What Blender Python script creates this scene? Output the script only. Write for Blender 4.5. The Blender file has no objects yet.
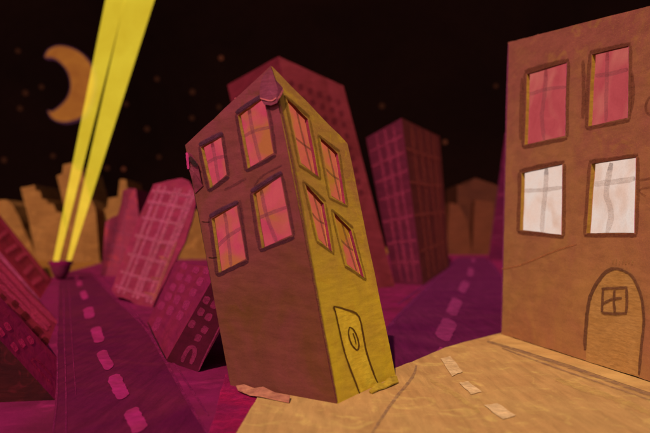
import bpy, bmesh, math, random
from mathutils import Vector, Matrix, noise
from mathutils.geometry import tessellate_polygon

R = random.Random(7)
SC = bpy.context.scene
COL = SC.collection
V = Vector

# ------------------------------------------------------------------ camera
H, FPX = 3.89, 632.0                      # eye height, focal length in photo pixels
CX, CY, HORIZON = 325.0, 216.5, 238.0
PITCH = math.atan((HORIZON - CY) / FPX)
CAM = V((0, 0, H))
cam_d = bpy.data.cameras.new("camera")
cam = bpy.data.objects.new("camera", cam_d)
COL.objects.link(cam)
cam.location = CAM
cam.rotation_euler = (math.pi / 2 + PITCH, 0, 0)
cam_d.sensor_width = 36
cam_d.lens = FPX / 650 * 36
cam_d.clip_end = 2000
cam_d.dof.use_dof = True
cam_d.dof.focus_distance = 17.5
cam_d.dof.aperture_fstop = 0.21
SC.camera = cam


def ray(px, py):
    x, up = (px - CX) / FPX, -(py - CY) / FPX
    c, s = math.cos(PITCH), math.sin(PITCH)
    return V((x, c - up * s, s + up * c))


def D(px, py, y):
    d = ray(px, py)
    return CAM + d * (y / d.y)


class Plane:
    """A flat face: o is a point on it, n its outward normal."""
    def __init__(s, a, b, c):
        s.o = a.copy()
        s.n = (b - a).cross(c - a).normalized()
        if s.n.dot(CAM - a) < 0:
            s.n = -s.n
        s.u = (b - a).normalized()
        s.v = s.n.cross(s.u).normalized()

    def P(s, px, py, off=0.0):
        d = ray(px, py)
        o = s.o + s.n * off
        return CAM + d * ((o - CAM).dot(s.n) / d.dot(s.n))

    def to2(s, p):
        q = p - s.o
        return V((q.dot(s.u), q.dot(s.v), 0))

    def at(s, a, b, off=0.0):
        return s.o + s.u * a + s.v * b + s.n * off


GROUND = Plane(V((0, 0, 0)), V((1, 0, 0)), V((0, 1, 0)))


def G(px, py, z=0.0):
    return GROUND.P(px, py, z)


# ------------------------------------------------------------------ light
ELEV = math.radians(40)
SUN_XY = V((-0.28, -1.0)).normalized()      # horizontal direction towards the sun
SUN_DIR = V((SUN_XY.x * math.cos(ELEV), SUN_XY.y * math.cos(ELEV), math.sin(ELEV)))
SUN_COL = (1.0, 0.86, 0.68)
SUN_S, EXPO = 4.0, 0.5
sd = bpy.data.lights.new("sun", 'SUN')
sd.energy, sd.angle, sd.color = SUN_S, math.radians(0.8), SUN_COL
so = bpy.data.objects.new("sun", sd)
COL.objects.link(so)
so.location = (0, -10, 40)
so.rotation_euler = (-SUN_DIR).to_track_quat('-Z', 'Y').to_euler()
w = bpy.data.worlds.new("World")
SC.world = w
w.use_nodes = True
nt = w.node_tree
sky = nt.nodes.new("ShaderNodeTexSky")
sky.sky_type = 'NISHITA'
sky.sun_disc = False
sky.sun_elevation = ELEV
sky.sun_rotation = math.atan2(SUN_XY.x, SUN_XY.y)
nt.links.new(sky.outputs[0], nt.nodes["Background"].inputs[0])
nt.nodes["Background"].inputs[1].default_value = 0.14
SC.view_settings.view_transform = 'Standard'
SC.view_settings.look = 'None'
SC.view_settings.exposure = EXPO
SC.view_settings.gamma = 1
SC.view_settings.use_curve_mapping = False


def lin(c):
    return tuple((x / 255 / 12.92) if x / 255 <= 0.04045 else ((x / 255 + 0.055) / 1.055) ** 2.4 for x in c)


KEXP = 2 ** EXPO


def albedo(rgb, n):  # magenta and amber stage light goes into these base colours
    """Base colour of a paint that looks like rgb in the photograph when its face looks along n."""
    e = SUN_S / math.pi * KEXP * max(0.0, n.dot(SUN_DIR))
    return tuple(max(0.0015, min(0.82, l / (e * t + a))) for l, t, a in zip(lin(rgb), SUN_COL, AMB))


AMB = (0.27, 0.33, 0.45)

# ------------------------------------------------------------------ materials


def nodes(name):
    m = bpy.data.materials.new(name)
    m.use_nodes = True
    t = m.node_tree
    t.nodes.clear()
    out = t.nodes.new("ShaderNodeOutputMaterial")
    return m, t, out


def N(t, kind, **kw):
    n = t.nodes.new(kind)
    for k, v in kw.items():
        if k.startswith("i_"):
            n.inputs[k[2:].replace("_", " ")].default_value = v
        else:
            setattr(n, k, v)
    return n


def mixc(t, fac, a, b, mode='MIX'):
    m = t.nodes.new("ShaderNodeMix")
    m.data_type = 'RGBA'
    m.blend_type = mode
    for sock, val in ((m.inputs[0], fac), (m.inputs[6], a), (m.inputs[7], b)):
        if hasattr(val, "is_output"):
            t.links.new(val, sock)
        elif isinstance(val, (int, float)):
            sock.default_value = val
        else:
            sock.default_value = (*val[:3], 1)
    return m.outputs[2]


def ramp(t, src, lo, hi, a=0.0, b=1.0):
    r = t.nodes.new("ShaderNodeMapRange")
    r.inputs[1].default_value, r.inputs[2].default_value = lo, hi
    r.inputs[3].default_value, r.inputs[4].default_value = a, b
    t.links.new(src, r.inputs[0])
    return r.outputs[0]


def noise_tex(t, vec, scale, detail=5, rough=0.6, dist=0.0):
    n = N(t, "ShaderNodeTexNoise")
    n.inputs["Scale"].default_value = scale
    n.inputs["Detail"].default_value = detail
    n.inputs["Roughness"].default_value = rough
    n.inputs["Distortion"].default_value = dist
    t.links.new(vec, n.inputs["Vector"])
    return n.outputs[0]


def mapped(t, scale=(1, 1, 1), rot=(0, 0, 0), loc=(0, 0, 0)):
    tc = t.nodes.new("ShaderNodeTexCoord")
    m = t.nodes.new("ShaderNodeMapping")
    m.inputs["Scale"].default_value = scale
    m.inputs["Rotation"].default_value = rot
    m.inputs["Location"].default_value = loc
    t.links.new(tc.outputs["Object"], m.inputs["Vector"])
    return m.outputs[0]


def paint(name, ca, cb=None, cc=None, size=1.0, streak=(0.35, 0.35, 2.0), rot=(0, 0, 0), bump=0.35,
          alpha=None, light_fade=None, rough=0.8, vary=0.2, fleck=None):
    """Hand-brushed poster paint on card: blotches of ca and cb, brush streaks, paper grain.
    size = metres of a typical blotch; light_fade = (low z, high z) blends in cb with height, coloured light put into the paint."""
    cb = cb or tuple(x * 0.78 for x in ca)
    m, t, out = nodes(name)
    b = N(t, "ShaderNodeBsdfPrincipled")
    b.inputs["Roughness"].default_value = rough
    b.inputs["Specular IOR Level"].default_value = 0.04
    base = mapped(t, loc=(R.uniform(0, 50), R.uniform(0, 50), R.uniform(0, 50)))
    st = mapped(t, scale=streak, rot=rot, loc=(R.uniform(0, 50), 0, 0))
    n1 = noise_tex(t, base, 0.8 / size, 6, 0.62, 0.8)
    f = ramp(t, n1, 0.36, 0.64)
    if light_fade:
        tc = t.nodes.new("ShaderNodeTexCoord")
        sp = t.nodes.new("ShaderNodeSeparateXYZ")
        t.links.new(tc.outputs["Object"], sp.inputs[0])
        g = ramp(t, sp.outputs[2], light_fade[0], light_fade[1])
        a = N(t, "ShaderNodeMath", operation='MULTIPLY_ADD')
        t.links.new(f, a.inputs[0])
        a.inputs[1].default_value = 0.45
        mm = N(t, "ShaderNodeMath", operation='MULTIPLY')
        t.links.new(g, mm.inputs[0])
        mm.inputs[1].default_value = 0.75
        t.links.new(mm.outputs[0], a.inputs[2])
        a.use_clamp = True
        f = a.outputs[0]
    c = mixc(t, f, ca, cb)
    if cc:
        n4 = noise_tex(t, base, 2.1 / size, 3, 0.5, 1.5)
        c = mixc(t, ramp(t, n4, 0.56, 0.7, 0, 0.8), c, cc)
    n2 = noise_tex(t, st, 5.0 / size, 4, 0.6, 0.3)
    c = mixc(t, 1.0, c, mixc(t, ramp(t, n2, 0.3, 0.7), (1 - vary,) * 3, (1 + vary,) * 3), 'MULTIPLY')
    n3 = noise_tex(t, base, 38 / size, 3, 0.7)
    c = mixc(t, 1.0, c, mixc(t, ramp(t, n3, 0.3, 0.7), (1 - vary * .6,) * 3, (1 + vary * .6,) * 3), 'MULTIPLY')
    if fleck:
        n5 = noise_tex(t, base, 70 / size, 1, 0.5)
        c = mixc(t, ramp(t, n5, 0.66, 0.7, 0, 0.75), c, fleck)
    t.links.new(c, b.inputs["Base Color"])
    h = N(t, "ShaderNodeMath", operation='ADD')
    t.links.new(n2, h.inputs[0])
    h2 = N(t, "ShaderNodeMath", operation='MULTIPLY')
    t.links.new(n3, h2.inputs[0])
    h2.inputs[1].default_value = 0.35
    t.links.new(h2.outputs[0], h.inputs[1])
    bm_ = N(t, "ShaderNodeBump")
    bm_.inputs["Strength"].default_value = bump
    bm_.inputs["Distance"].default_value = 0.05 * size
    t.links.new(h.outputs[0], bm_.inputs["Height"])
    t.links.new(bm_.outputs[0], b.inputs["Normal"])
    if alpha:
        n6 = noise_tex(t, st, 9 / size, 4, 0.7, 0.4)
        t.links.new(ramp(t, n6, 0.3, 0.62, alpha[0], alpha[1]), b.inputs["Alpha"])
    t.links.new(b.outputs[0], out.inputs[0])
    return m


def glow(name, ca, cb=None, size=1.0, strength=1.0, lo=0.35, hi=0.65, cc=None):
    """Something that gives off light itself: a lit paper pane, the sky, the moon, a beam."""
    m, t, out = nodes(name)
    e = N(t, "ShaderNodeEmission")
    e.inputs[1].default_value = strength / KEXP
    base = mapped(t, loc=(R.uniform(0, 50), R.uniform(0, 50), R.uniform(0, 50)))
    n1 = noise_tex(t, base, 1.0 / size, 5, 0.6, 0.7)
    c = mixc(t, ramp(t, n1, lo, hi), ca, cb or ca)
    if cc:
        n3 = noise_tex(t, base, 0.7 / size, 2, 0.5, 0.5)
        c = mixc(t, ramp(t, n3, 0.5, 0.68), c, cc)
    n2 = noise_tex(t, base, 22 / size, 3, 0.7)
    c = mixc(t, 1.0, c, mixc(t, ramp(t, n2, 0.3, 0.7), (.92,) * 3, (1.06,) * 3), 'MULTIPLY')
    t.links.new(c, e.inputs[0])
    t.links.new(e.outputs[0], out.inputs[0])
    return m


# ------------------------------------------------------------------ object helpers


def thing(name, label, cat, base, group=None):
    o = bpy.data.objects.new(name, None)
    COL.objects.link(o)
    o.location = base
    o.empty_display_size = 0.5
    o["label"], o["category"] = label, cat
    if group:
        o["group"] = group
    return o


def origin(o):
    p = V((0, 0, 0))
    while o:
        p += o.location
        o = o.parent
    return p


def obj(name, verts, faces, mats, parent=None, idx=None, base=None, smooth=False):
    """ONE mesh object from world-space vertices; its own origin is its parent's."""
    b = origin(parent) if parent else (base or V((0, 0, 0)))
    me = bpy.data.meshes.new(name)
    me.from_pydata([tuple(v - b) for v in verts], [], faces)
    for m in (mats if isinstance(mats, (list, tuple)) else [mats]):
        me.materials.append(m)
    if idx:
        for p, i in zip(me.polygons, idx):
            p.material_index = i
    bm = bmesh.new()
    bm.from_mesh(me)
    bmesh.ops.recalc_face_normals(bm, faces=bm.faces)
    bm.to_mesh(me)
    bm.free()
    if smooth:
        me.polygons.foreach_set("use_smooth", [True] * len(me.polygons))
    o = bpy.data.objects.new(name, me)
    COL.objects.link(o)
    if parent:
        o.parent = parent
    else:
        o.location = b
    return o


def tag(o, label=None, cat=None, group=None, kind=None):
    for k, v in (("label", label), ("category", cat), ("group", group), ("kind", kind)):
        if v:
            o[k] = v
    return o


def hand(pts, seg=5, amp=0.35, closed=True):
    """A hand-cut line: points between the corners, nudged a little (pixels)."""
    out = []
    n = len(pts)
    for i in range(n if closed else n - 1):
        a, b = pts[i], pts[(i + 1) % n]
        for k in range(seg):
            f = k / seg
            j = amp if k else amp * 0.3
            out.append((a[0] + (b[0] - a[0]) * f + R.uniform(-j, j), a[1] + (b[1] - a[1]) * f + R.uniform(-j, j)))
    if not closed:
        out.append(pts[-1])
    return out


def smooth_line(pts, step=2.0):
    """Catmull-Rom through the pixel points."""
    if len(pts) == 2:
        p = [pts[0], pts[0], pts[1], pts[1]]
    else:
        p = [pts[0]] + list(pts) + [pts[-1]]
    out = []
    for i in range(1, len(p) - 2):
        a, b, c, d = (V((*q, 0)) for q in p[i - 1:i + 3])
        n = max(3, int((c - b).length / step))
        for k in range(n):
            t = k / n
            q = 0.5 * ((2 * b) + (c - a) * t + (2 * a - 5 * b + 4 * c - d) * t * t + (3 * b - a - 3 * c + d) * t ** 3)
            out.append((q.x, q.y))
    out.append(tuple(p[-1]))
    return out


def stroke_geo(pl, pts, w, off, taper=0.6, jit=0.18, step=2.0):
    line = smooth_line(pts, step)
    n = len(line)
    L, Rr = [], []
    for i, p in enumerate(line):
        a, b = line[max(0, i - 1)], line[min(n - 1, i + 1)]
        d = V((b[0] - a[0], b[1] - a[1], 0))
        d = d.normalized() if d.length > 1e-6 else V((1, 0, 0))
        nn = V((-d.y, d.x, 0))
        f = i / (n - 1)
        ww = w / 2 * (1 - (1 - taper) * max(0, 1 - min(f, 1 - f) * 8)) 
        L.append((p[0] + nn.x * ww * (1 + R.uniform(-jit, jit)), p[1] + nn.y * ww * (1 + R.uniform(-jit, jit))))
        Rr.append((p[0] - nn.x * ww * (1 + R.uniform(-jit, jit)), p[1] - nn.y * ww * (1 + R.uniform(-jit, jit))))
    vs = [pl.P(*q, off) for q in L] + [pl.P(*q, off) for q in Rr]
    fs = [(i, i + 1, n + i + 1, n + i) for i in range(n - 1)]
    return vs, fs


def stroke(name, pl, pts, w, mat, parent=None, off=0.012, **kw):
    """A brush stroke on a face, drawn through pixel points, w pixels wide."""
    vs, fs = stroke_geo(pl, pts, w, off, **kw)
    return obj(name, vs, fs, mat, parent)


def strokes(name, pl, lines, w, mat, parent=None, off=0.012, **kw):
    vs, fs = [], []
    for k, pts in enumerate(lines):
        a, f = stroke_geo(pl, pts, w * R.uniform(.85, 1.15), off + 0.0015 * k, **kw)
        fs += [tuple(i + len(vs) for i in q) for q in f]
        vs += a
    return obj(name, vs, fs, mat, parent)


def patch(name, pl, pts, mat, parent=None, off=0.012, seg=4, amp=0.3, thick=0.0, mats=None):
    """A flat cut-out (or, with thick, a board) on a face, outlined in pixels."""
    q = [pl.P(*p, off) for p in (hand(pts, seg, amp) if seg > 1 else pts)]
    return board(name, pl, q, [], mat, parent, thick)


def board(name, pl, outer, holes, mat, parent=None, thick=0.0, base=None, mitre=False, side=None, ext=None):
    """Card cut to outer (world points on the face) with holes, thick metres deep."""
    loops = [outer] + holes
    flat = [[pl.to2(p) for p in l] for l in loops]
    tri = tessellate_polygon(flat)
    vs = [p for l in loops for p in l]
    fs = [tuple(t) for t in tri]
    if thick:
        n0 = len(vs)
        c = sum(outer, V((0, 0, 0))) / len(outer)
        for l in loops:
            for p in l:
                q = p + ext if ext else p - pl.n * thick
                if mitre and l is outer:
                    q += (c - p).normalized() * thick * 1.2
                vs.append(q)
        fs += [tuple(i + n0 for i in reversed(t)) for t in tri]
        s = 0
        for l in loops:
            m = len(l)
            fs += [(s + i, s + (i + 1) % m, n0 + s + (i + 1) % m, n0 + s + i) for i in range(m)]
            s += m
    if side:
        nt_ = len(tri) * (2 if thick else 1)
        return obj(name, vs, fs, [mat, side], parent, idx=[0] * nt_ + [1] * (len(fs) - nt_), base=base)
    return obj(name, vs, fs, mat, parent, base=base)


def quad_grid(a, b, c, d, n=10, warp=0.0, seed=0.0):
    """Bilinear sheet a-b (bottom) d-c (top), slightly warped like damp card."""
    vs, fs = [], []
    nrm = (b - a).cross(d - a).normalized()
    for j in range(n + 1):
        for i in range(n + 1):
            u, v = i / n, j / n
            p = (a * (1 - u) + b * u) * (1 - v) + (d * (1 - u) + c * u) * v
            e = min(u, 1 - u, v, 1 - v) * 4
            p = p + nrm * warp * min(1, e) * noise.noise(V((u * 3 + seed, v * 3, seed)))
            vs.append(p)
    for j in range(n):
        for i in range(n):
            k = j * (n + 1) + i
            fs.append((k, k + 1, k + n + 2, k + n + 1))
    return vs, fs


# ------------------------------------------------------------------ sky, moon, stars
def build_sky():
    m = glow("night_backdrop", lin((13, 4, 3)), lin((19, 6, 4)), size=60)
    Rd, vs, fs = 260.0, [], []
    na, ne = 64, 26
    for j in range(ne + 1):
        el = math.radians(-4 + 84 * j / ne)
        for i in range(na + 1):
            az = math.radians(-112 + 224 * i / na)
            vs.append(V((Rd * math.cos(el) * math.sin(az), Rd * math.cos(el) * math.cos(az), Rd * math.sin(el))))
    for j in range(ne):
        for i in range(na):
            k = j * (na + 1) + i
            fs.append((k, k + 1, k + na + 2, k + na + 1))
    tag(obj("sky", vs, fs, m, smooth=True), kind="structure")

    # crescent moon
    mo = glow("moon_orange", lin((160, 94, 36)), lin((142, 78, 32)), size=6)
    ri = glow("moon_rim", lin((70, 35, 52)), lin((58, 26, 40)), size=4)
    out = smooth_line([(44.5, 57), (48, 50), (57, 45.8), (68, 46.8), (78, 51), (86, 58), (91.5, 67), (93.5, 80), (92, 93), (88, 106),
                       (81, 116.5), (67, 121.5), (57, 121), (50.5, 117), (47.5, 110.5)], 3)
    inn = smooth_line([(47.5, 110.5), (53, 111), (61, 105), (67.5, 97), (70.5, 87), (69.5, 78), (66.5, 70), (60, 62.5), (52, 57.5), (44.5, 57)], 3)
    ol = out + inn[1:-1]
    y0, y1 = 196.0, 199.0
    cen = V((72, 84, 0))
    t = thing("crescent_moon", "large blurry orange crescent moon hanging in the black sky beside the yellow beams", "moon", D(72, 84, y0))
    def slab(name, grow, ya, yb, mat):
        pl = Plane(D(60, 84, ya), D(80, 84, ya), D(60, 60, ya))
        # outline pushed outwards from the crescent's own edge
        n = len(ol)
        pts = []
        for i, p in enumerate(ol):
            a, b = ol[i - 1], ol[(i + 1) % n]
            d = V((b[0] - a[0], b[1] - a[1], 0)).normalized()
            pts.append(pl.P(p[0] + d.y * grow, p[1] - d.x * grow))
        board(name, pl, pts, [], mat, t, yb - ya)
    slab("moon_face", -0.6, y0, y1, mo)
    slab("moon_rim", 0.7, y0 + .8, y1 + .5, ri)

    sm = glow("star_glow", lin((62, 27, 15)), lin((50, 20, 12)), size=1, strength=1.9)
    sm2 = glow("faint_star_glow", lin((38, 15, 7)), lin((30, 12, 6)), size=1, strength=1.9)
    spots = [(221, 58, 1, 2.6), (123.5, 169, 1, 2.4), (445, 142, 1, 2.6), (219, 107, 0, 2.4), (192.5, 92, 0, 3), (192, 118, 0, 2.6), (382, 106, 0, 3),
             (18, 51, 0, 2.6), (25.5, 93, 0, 3), (41.5, 87, 0, 2.6), (20, 108.5, 0, 2.8), (126, 104, 0, 2.6), (157, 79, 0, 2.6),
             (147, 129, 0, 2.8), (53, 156, 0, 2.6), (107, 168, 0, 2.8), (159, 157, 0, 2.4), (4, 160, 0, 3), (496, 86, 0, 2.4)]
    own = {0: "brightest blurred star, high in the black sky left of the crooked brown house's peak",
           1: "pinkish blurred star just above the spiked ochre skyline building, right of the yellow beams",
           2: "reddish blurred star beside the top right corner of the gridded maroon tower",
           6: "faint brown star above the gridded maroon tower, right of the dark red tower",
           18: "faint brown star close to the left edge of the tall amber house"}
    for i, (px, py, br, r) in enumerate(spots):
        c = D(px, py, 215)
        rr = r * 215 / FPX
        bm = bmesh.new()
        bmesh.ops.create_icosphere(bm, subdivisions=2, radius=rr * .95)
        me = bpy.data.meshes.new("star")
        bm.to_mesh(me); bm.free()
        me.materials.append(sm if br else sm2)
        o = bpy.data.objects.new("star", me)
        COL.objects.link(o)
        o.location = c
        tag(o, own.get(i, "small faint brown blurred star in the black night sky around the moon and beams"), "star", "stars in the night sky")


# ------------------------------------------------------------------ ground
UP = V((0, 0, 1))


def build_ground():
    g = paint("ochre_card", albedo((150, 88, 32), UP), albedo((120, 62, 24), UP), size=9, bump=0.15)
    vs, fs = [V((0, 0, -0.06))], []
    for i in range(72):
        a = math.tau * i / 72
        vs.append(V((255 * math.sin(a), 255 * math.cos(a), -0.06)))
    fs = [(0, 1 + i, 1 + (i + 1) % 72) for i in range(72)]
    tag(obj("ground", vs, fs, g), kind="structure")

    # board that carries both rear roads, magenta stage light put into its colour
    mg = paint("magenta_lit_ground_paint", albedo((122, 18, 62), UP), albedo((104, 20, 48), UP), cc=albedo((142, 26, 70), UP), size=2.4, bump=0.2)
    pts = [V((-60, 2, 0)), G(-60, 300), G(50, 278), G(72, 271), G(102, 262.5), G(150, 258), G(207, 254.5), G(330, 253.5), G(455, 254.5), G(500, 254.5), V((75, 140, 0)), V((60, 2, 0))]
    o = board("pavement", GROUND, pts, [], mg, thick=0.05)
    tag(o, kind="structure")

    rd = paint("purple_road_paint", albedo((84, 8, 44), UP), albedo((98, 18, 44), UP), size=2.6, bump=0.2, streak=(2.2, 0.25, 1), rot=(0, 0, 0.35))
    rd2 = paint("violet_road_paint", albedo((86, 13, 52), UP), albedo((96, 22, 56), UP), size=2.6, bump=0.2, streak=(2.2, 0.25, 1), rot=(0, 0, -0.25))
    o = patch("road", GROUND, [(60, 273), (92, 272), (118, 301), (145, 328), (166, 362), (190, 405), (212, 440), (245, 500), (40, 500), (52, 433), (56, 395), (57, 340), (58.5, 297)], rd, off=0.012, seg=3, amp=.25)
    tag(o, kind="structure")
    o = patch("road", GROUND, [(459, 257), (486, 257), (502, 279), (520, 302), (560, 365), (560, 430), (300, 430), (345, 372), (400, 313.6), (440, 275)], rd2, off=0.012, seg=3, amp=.25)
    tag(o, kind="structure")

    kl = paint("kerb_line_paint", albedo((132, 26, 66), UP), albedo((120, 20, 64), UP), size=1.4, alpha=(.25, .95))
    for pts, wd in (([(92, 273), (118, 301), (145, 327), (166, 362), (190, 405), (212, 440)], 3.0), ([(99, 273), (124, 300), (153, 334), (176, 366), (208, 415)], 2.2),
                    ([(58.5, 290), (57.5, 340), (57, 395), (53, 433)], 1.6), ([(63.5, 287), (64.5, 340), (66, 395), (66, 440)], 1.4), ([(69, 283), (72, 340), (76, 395)], 1.0)):
        tag(stroke("road_kerb_line", GROUND, pts, wd, kl, off=0.024, step=3), kind="structure")
    kl2 = paint("violet_kerb_paint", albedo((112, 28, 68), UP), albedo((104, 22, 66), UP), size=1.4, alpha=(.3, .95))
    for pts, wd in (([(458, 258), (440, 275), (400, 314), (380, 338)], 3.5), ([(454, 262), (430, 281), (398, 304)], 2.0), ([(488, 260), (495, 268), (503, 280), (514, 295)], 3.2)):
        tag(stroke("road_kerb_line", GROUND, pts, wd, kl2, off=0.024, step=3), kind="structure")
    dm = paint("pink_lane_paint", albedo((164, 30, 88), UP), albedo((146, 30, 72), UP), size=.8, alpha=(.8, 1))
    for pts, wd in (([(76, 276), (77, 279.5)], 4), ([(78, 281), (80.5, 286)], 5.5), ([(82.5, 291), (85.5, 299)], 6.5), ([(87.5, 307.5), (90.5, 318)], 10.5),
                    ([(95, 327), (100, 342)], 10.5), ([(101.5, 350.5), (105.5, 361), (111, 368)], 11), ([(113, 375), (118, 386), (124, 398)], 14), ([(130, 409), (141, 431)], 17)):
        tag(stroke("lane_marking", GROUND, pts, wd, dm, off=0.03, taper=.42, step=1.2, jit=.12), kind="structure")
    dm2 = paint("mauve_lane_paint", albedo((138, 38, 82), UP), albedo((126, 34, 76), UP), size=.8, alpha=(.8, 1))
    for pts, wd in (([(474, 258.5), (473, 262)], 4), ([(471.5, 268), (469.5, 276)], 6), ([(467, 281.5), (461, 292)], 8), ([(458, 299), (450.5, 314.5)], 11.5),
                    ([(451, 320), (441.5, 339)], 16), ([(444, 349), (438, 356)], 9)):
        tag(stroke("lane_marking", GROUND, pts, wd, dm2, off=0.03, taper=.5, step=1.2, jit=.12), kind="structure")

    # street board in front, amber stage light put into its tan colour
    tn = paint("lit_tan_street_paint", albedo((190, 134, 76), UP), albedo((178, 120, 68), UP), cc=albedo((202, 150, 80), UP), size=1.7, bump=0.2, streak=(1.6, .22, 1), rot=(0, 0, 0.5), vary=.16)
    pts = [(262, 386), (275, 380), (300, 375), (360, 378), (392, 369), (418, 359), (445, 347.5), (472, 340), (501, 333), (560, 330), (720, 372), (900, 420), (1100, 640), (150, 640), (226, 450), (244, 420), (255, 402), (258, 394)]
    o = board("street", GROUND, [G(*p, .05) for p in hand(pts, 4, .5)], [], tn, thick=0.06)
    tag(o, kind="structure")
    sw = paint("sidewalk_paint", albedo((206, 148, 84), UP), albedo((192, 132, 74), UP), size=1.3, bump=0.35, vary=.16, fleck=albedo((222, 178, 70), UP))
    o = patch("sidewalk", GROUND, [(498, 336), (502, 334), (560, 345), (720, 395), (820, 426), (780, 437), (720, 416), (646, 391), (570, 365), (489, 341)], sw, off=0.062, seg=3, amp=.3)
    tag(o, kind="structure")
    gl = paint("grey_kerb_paint", albedo((140, 96, 78), UP), albedo((126, 84, 70), UP), size=.7, alpha=(.05, .5), bump=.05)
    for pts, wd in (([(487, 341), (520, 351), (570, 367), (646, 393), (720, 419)], 3.2), ([(416.5, 365), (414, 374), (407, 384), (397, 396), (386, 411), (372, 433)], 3.0),
                    ([(502, 348), (560, 369), (610, 386), (660, 403)], 1.6)):
        tag(stroke("kerb_line", GROUND, pts, wd, gl, off=0.069, step=3), kind="structure")
    tag(patch("pavement_glow_patch", GROUND, [(226, 374), (236, 386), (264, 394), (262, 402), (246, 424), (232, 440), (206, 440), (216, 412), (220, 392)], paint("crimson_glow_paint", albedo((176, 20, 66), UP), albedo((140, 20, 66), UP), size=1.2, alpha=(.1, .8)), off=.02, seg=4, amp=.8), kind="structure")  # crimson glow on the ground, put into the colour
    cm = paint("cream_lane_paint", albedo((226, 172, 118), UP), albedo((212, 158, 104), UP), size=.6, alpha=(.6, 1))
    for q in ([(440.5, 358.5), (450, 356), (463, 371.5), (452, 376)], [(459, 382.5), (468, 381), (482, 391.5), (471, 394)], [(484, 405), (497, 403), (516, 415), (503, 419)]):
        tag(patch("lane_marking", GROUND, q, cm, off=0.075, seg=4, amp=.5), kind="structure")
    yl = paint("yellow_fleck_paint", albedo((226, 178, 84), UP), albedo((206, 150, 76), UP), size=.5, alpha=(.0, .3), bump=0)
    for pts, wd in (([(556, 379), (585, 388), (620, 400), (655, 415)], 6), ([(430, 379), (452, 392), (480, 412)], 4)):
        tag(stroke("street_brush_mark", GROUND, pts, wd, yl, off=0.081, step=3, jit=.35), kind="structure")


# ------------------------------------------------------------------ cut-out windows of the two near houses
def cut_window(house, pl, q, kind, vlines, hlines, mats, depth, k, outline_w=4.5, lintel=None):
    """q: opening corners TL TR BR BL in pixels. Returns the hole loop; builds lining, pane, painted bars."""
    loop = hand(q, 5, .28)
    hole = [pl.P(*p) for p in loop]
    # lining of the cut: coloured light put into the card edges, ochre left and top, magenta right
    n = len(hole)
    inner = [p - pl.n * depth for p in hole]
    fr = [p + pl.n * 0.004 for p in hole]
    c = sum(hole, V((0, 0, 0))) / n
    fr = [p + (c - p) * 0.004 for p in fr]
    inner = [p + (c - p) * 0.004 for p in inner]
    vs = fr + inner
    fs = [(i, (i + 1) % n, n + (i + 1) % n, n + i) for i in range(n)]
    side = [i // 5 for i in range(n)]                # 0 top, 1 right, 2 bottom, 3 left
    w_ = obj("window", vs, fs, [mats["edge_top"], mats["edge_right"], mats["edge_bottom"], mats["edge_left"]], house, idx=side)
    # recalc may have reordered nothing: polygons keep their order
    d2 = depth + 0.006 + 0.004 * k
    pq = [pl.to2(pl.P(*p, -d2)) for p in q] + [pl.to2(pl.P(*p)) for p in q]
    x0, x1 = min(p.x for p in pq) - .08, max(p.x for p in pq) + .08
    y0, y1 = min(p.y for p in pq) - .08, max(p.y for p in pq) + .08
    vs, fs = quad_grid(pl.at(x0, y0, -d2), pl.at(x1, y0, -d2), pl.at(x1, y1, -d2), pl.at(x0, y1, -d2), 6, 0.0)
    obj("pane", vs, fs, mats[kind], w_)
    for pts, wd in vlines + hlines:
        stroke("muntin", pl, pts, wd * 1.15, mats["bar_" + kind], w_, off=-d2 + 0.003 + (0.0015 if (pts, wd) in hlines else 0), step=3, jit=.12)
    # dark brushed outline round the opening
    TL, TR, BR, BL = q
    e = 2.2
    lines = [[(TL[0] - e, TL[1] - 1), (BL[0] - e, BL[1] + 2)], [(BL[0] - e, BL[1] + e), (BR[0] + e, BR[1] + e)],
             [(TR[0] + e, TR[1]), (BR[0] + e, BR[1] + 1)], [(TL[0] - e, TL[1] - e), (TR[0] + e, TR[1] - e)]]
    for j, l in enumerate(lines):
        a, b = l
        l = [a, ((a[0] + b[0]) / 2 + R.uniform(-.6, .6), (a[1] + b[1]) / 2 + R.uniform(-.6, .6)), b]
        stroke("frame", pl, l, outline_w * R.uniform(.85, 1.15) * (.8 if j % 2 == 0 else 1), mats["outline" if j % 2 else "outline_soft"], w_, off=0.008 + .002 * j, step=3, jit=.2)
    if lintel:
        a, b = (TL[0] - 2, TL[1] - 3.2), (TR[0] + 1.5, TR[1] - 3.2)
        vs, fs = [], []
        stroke("lintel", pl, [a, ((a[0] + b[0]) / 2, (a[1] + b[1]) / 2 - .4), b], lintel, mats["lintel"], w_, off=0.02, step=3, jit=.12)
    return hole


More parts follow.
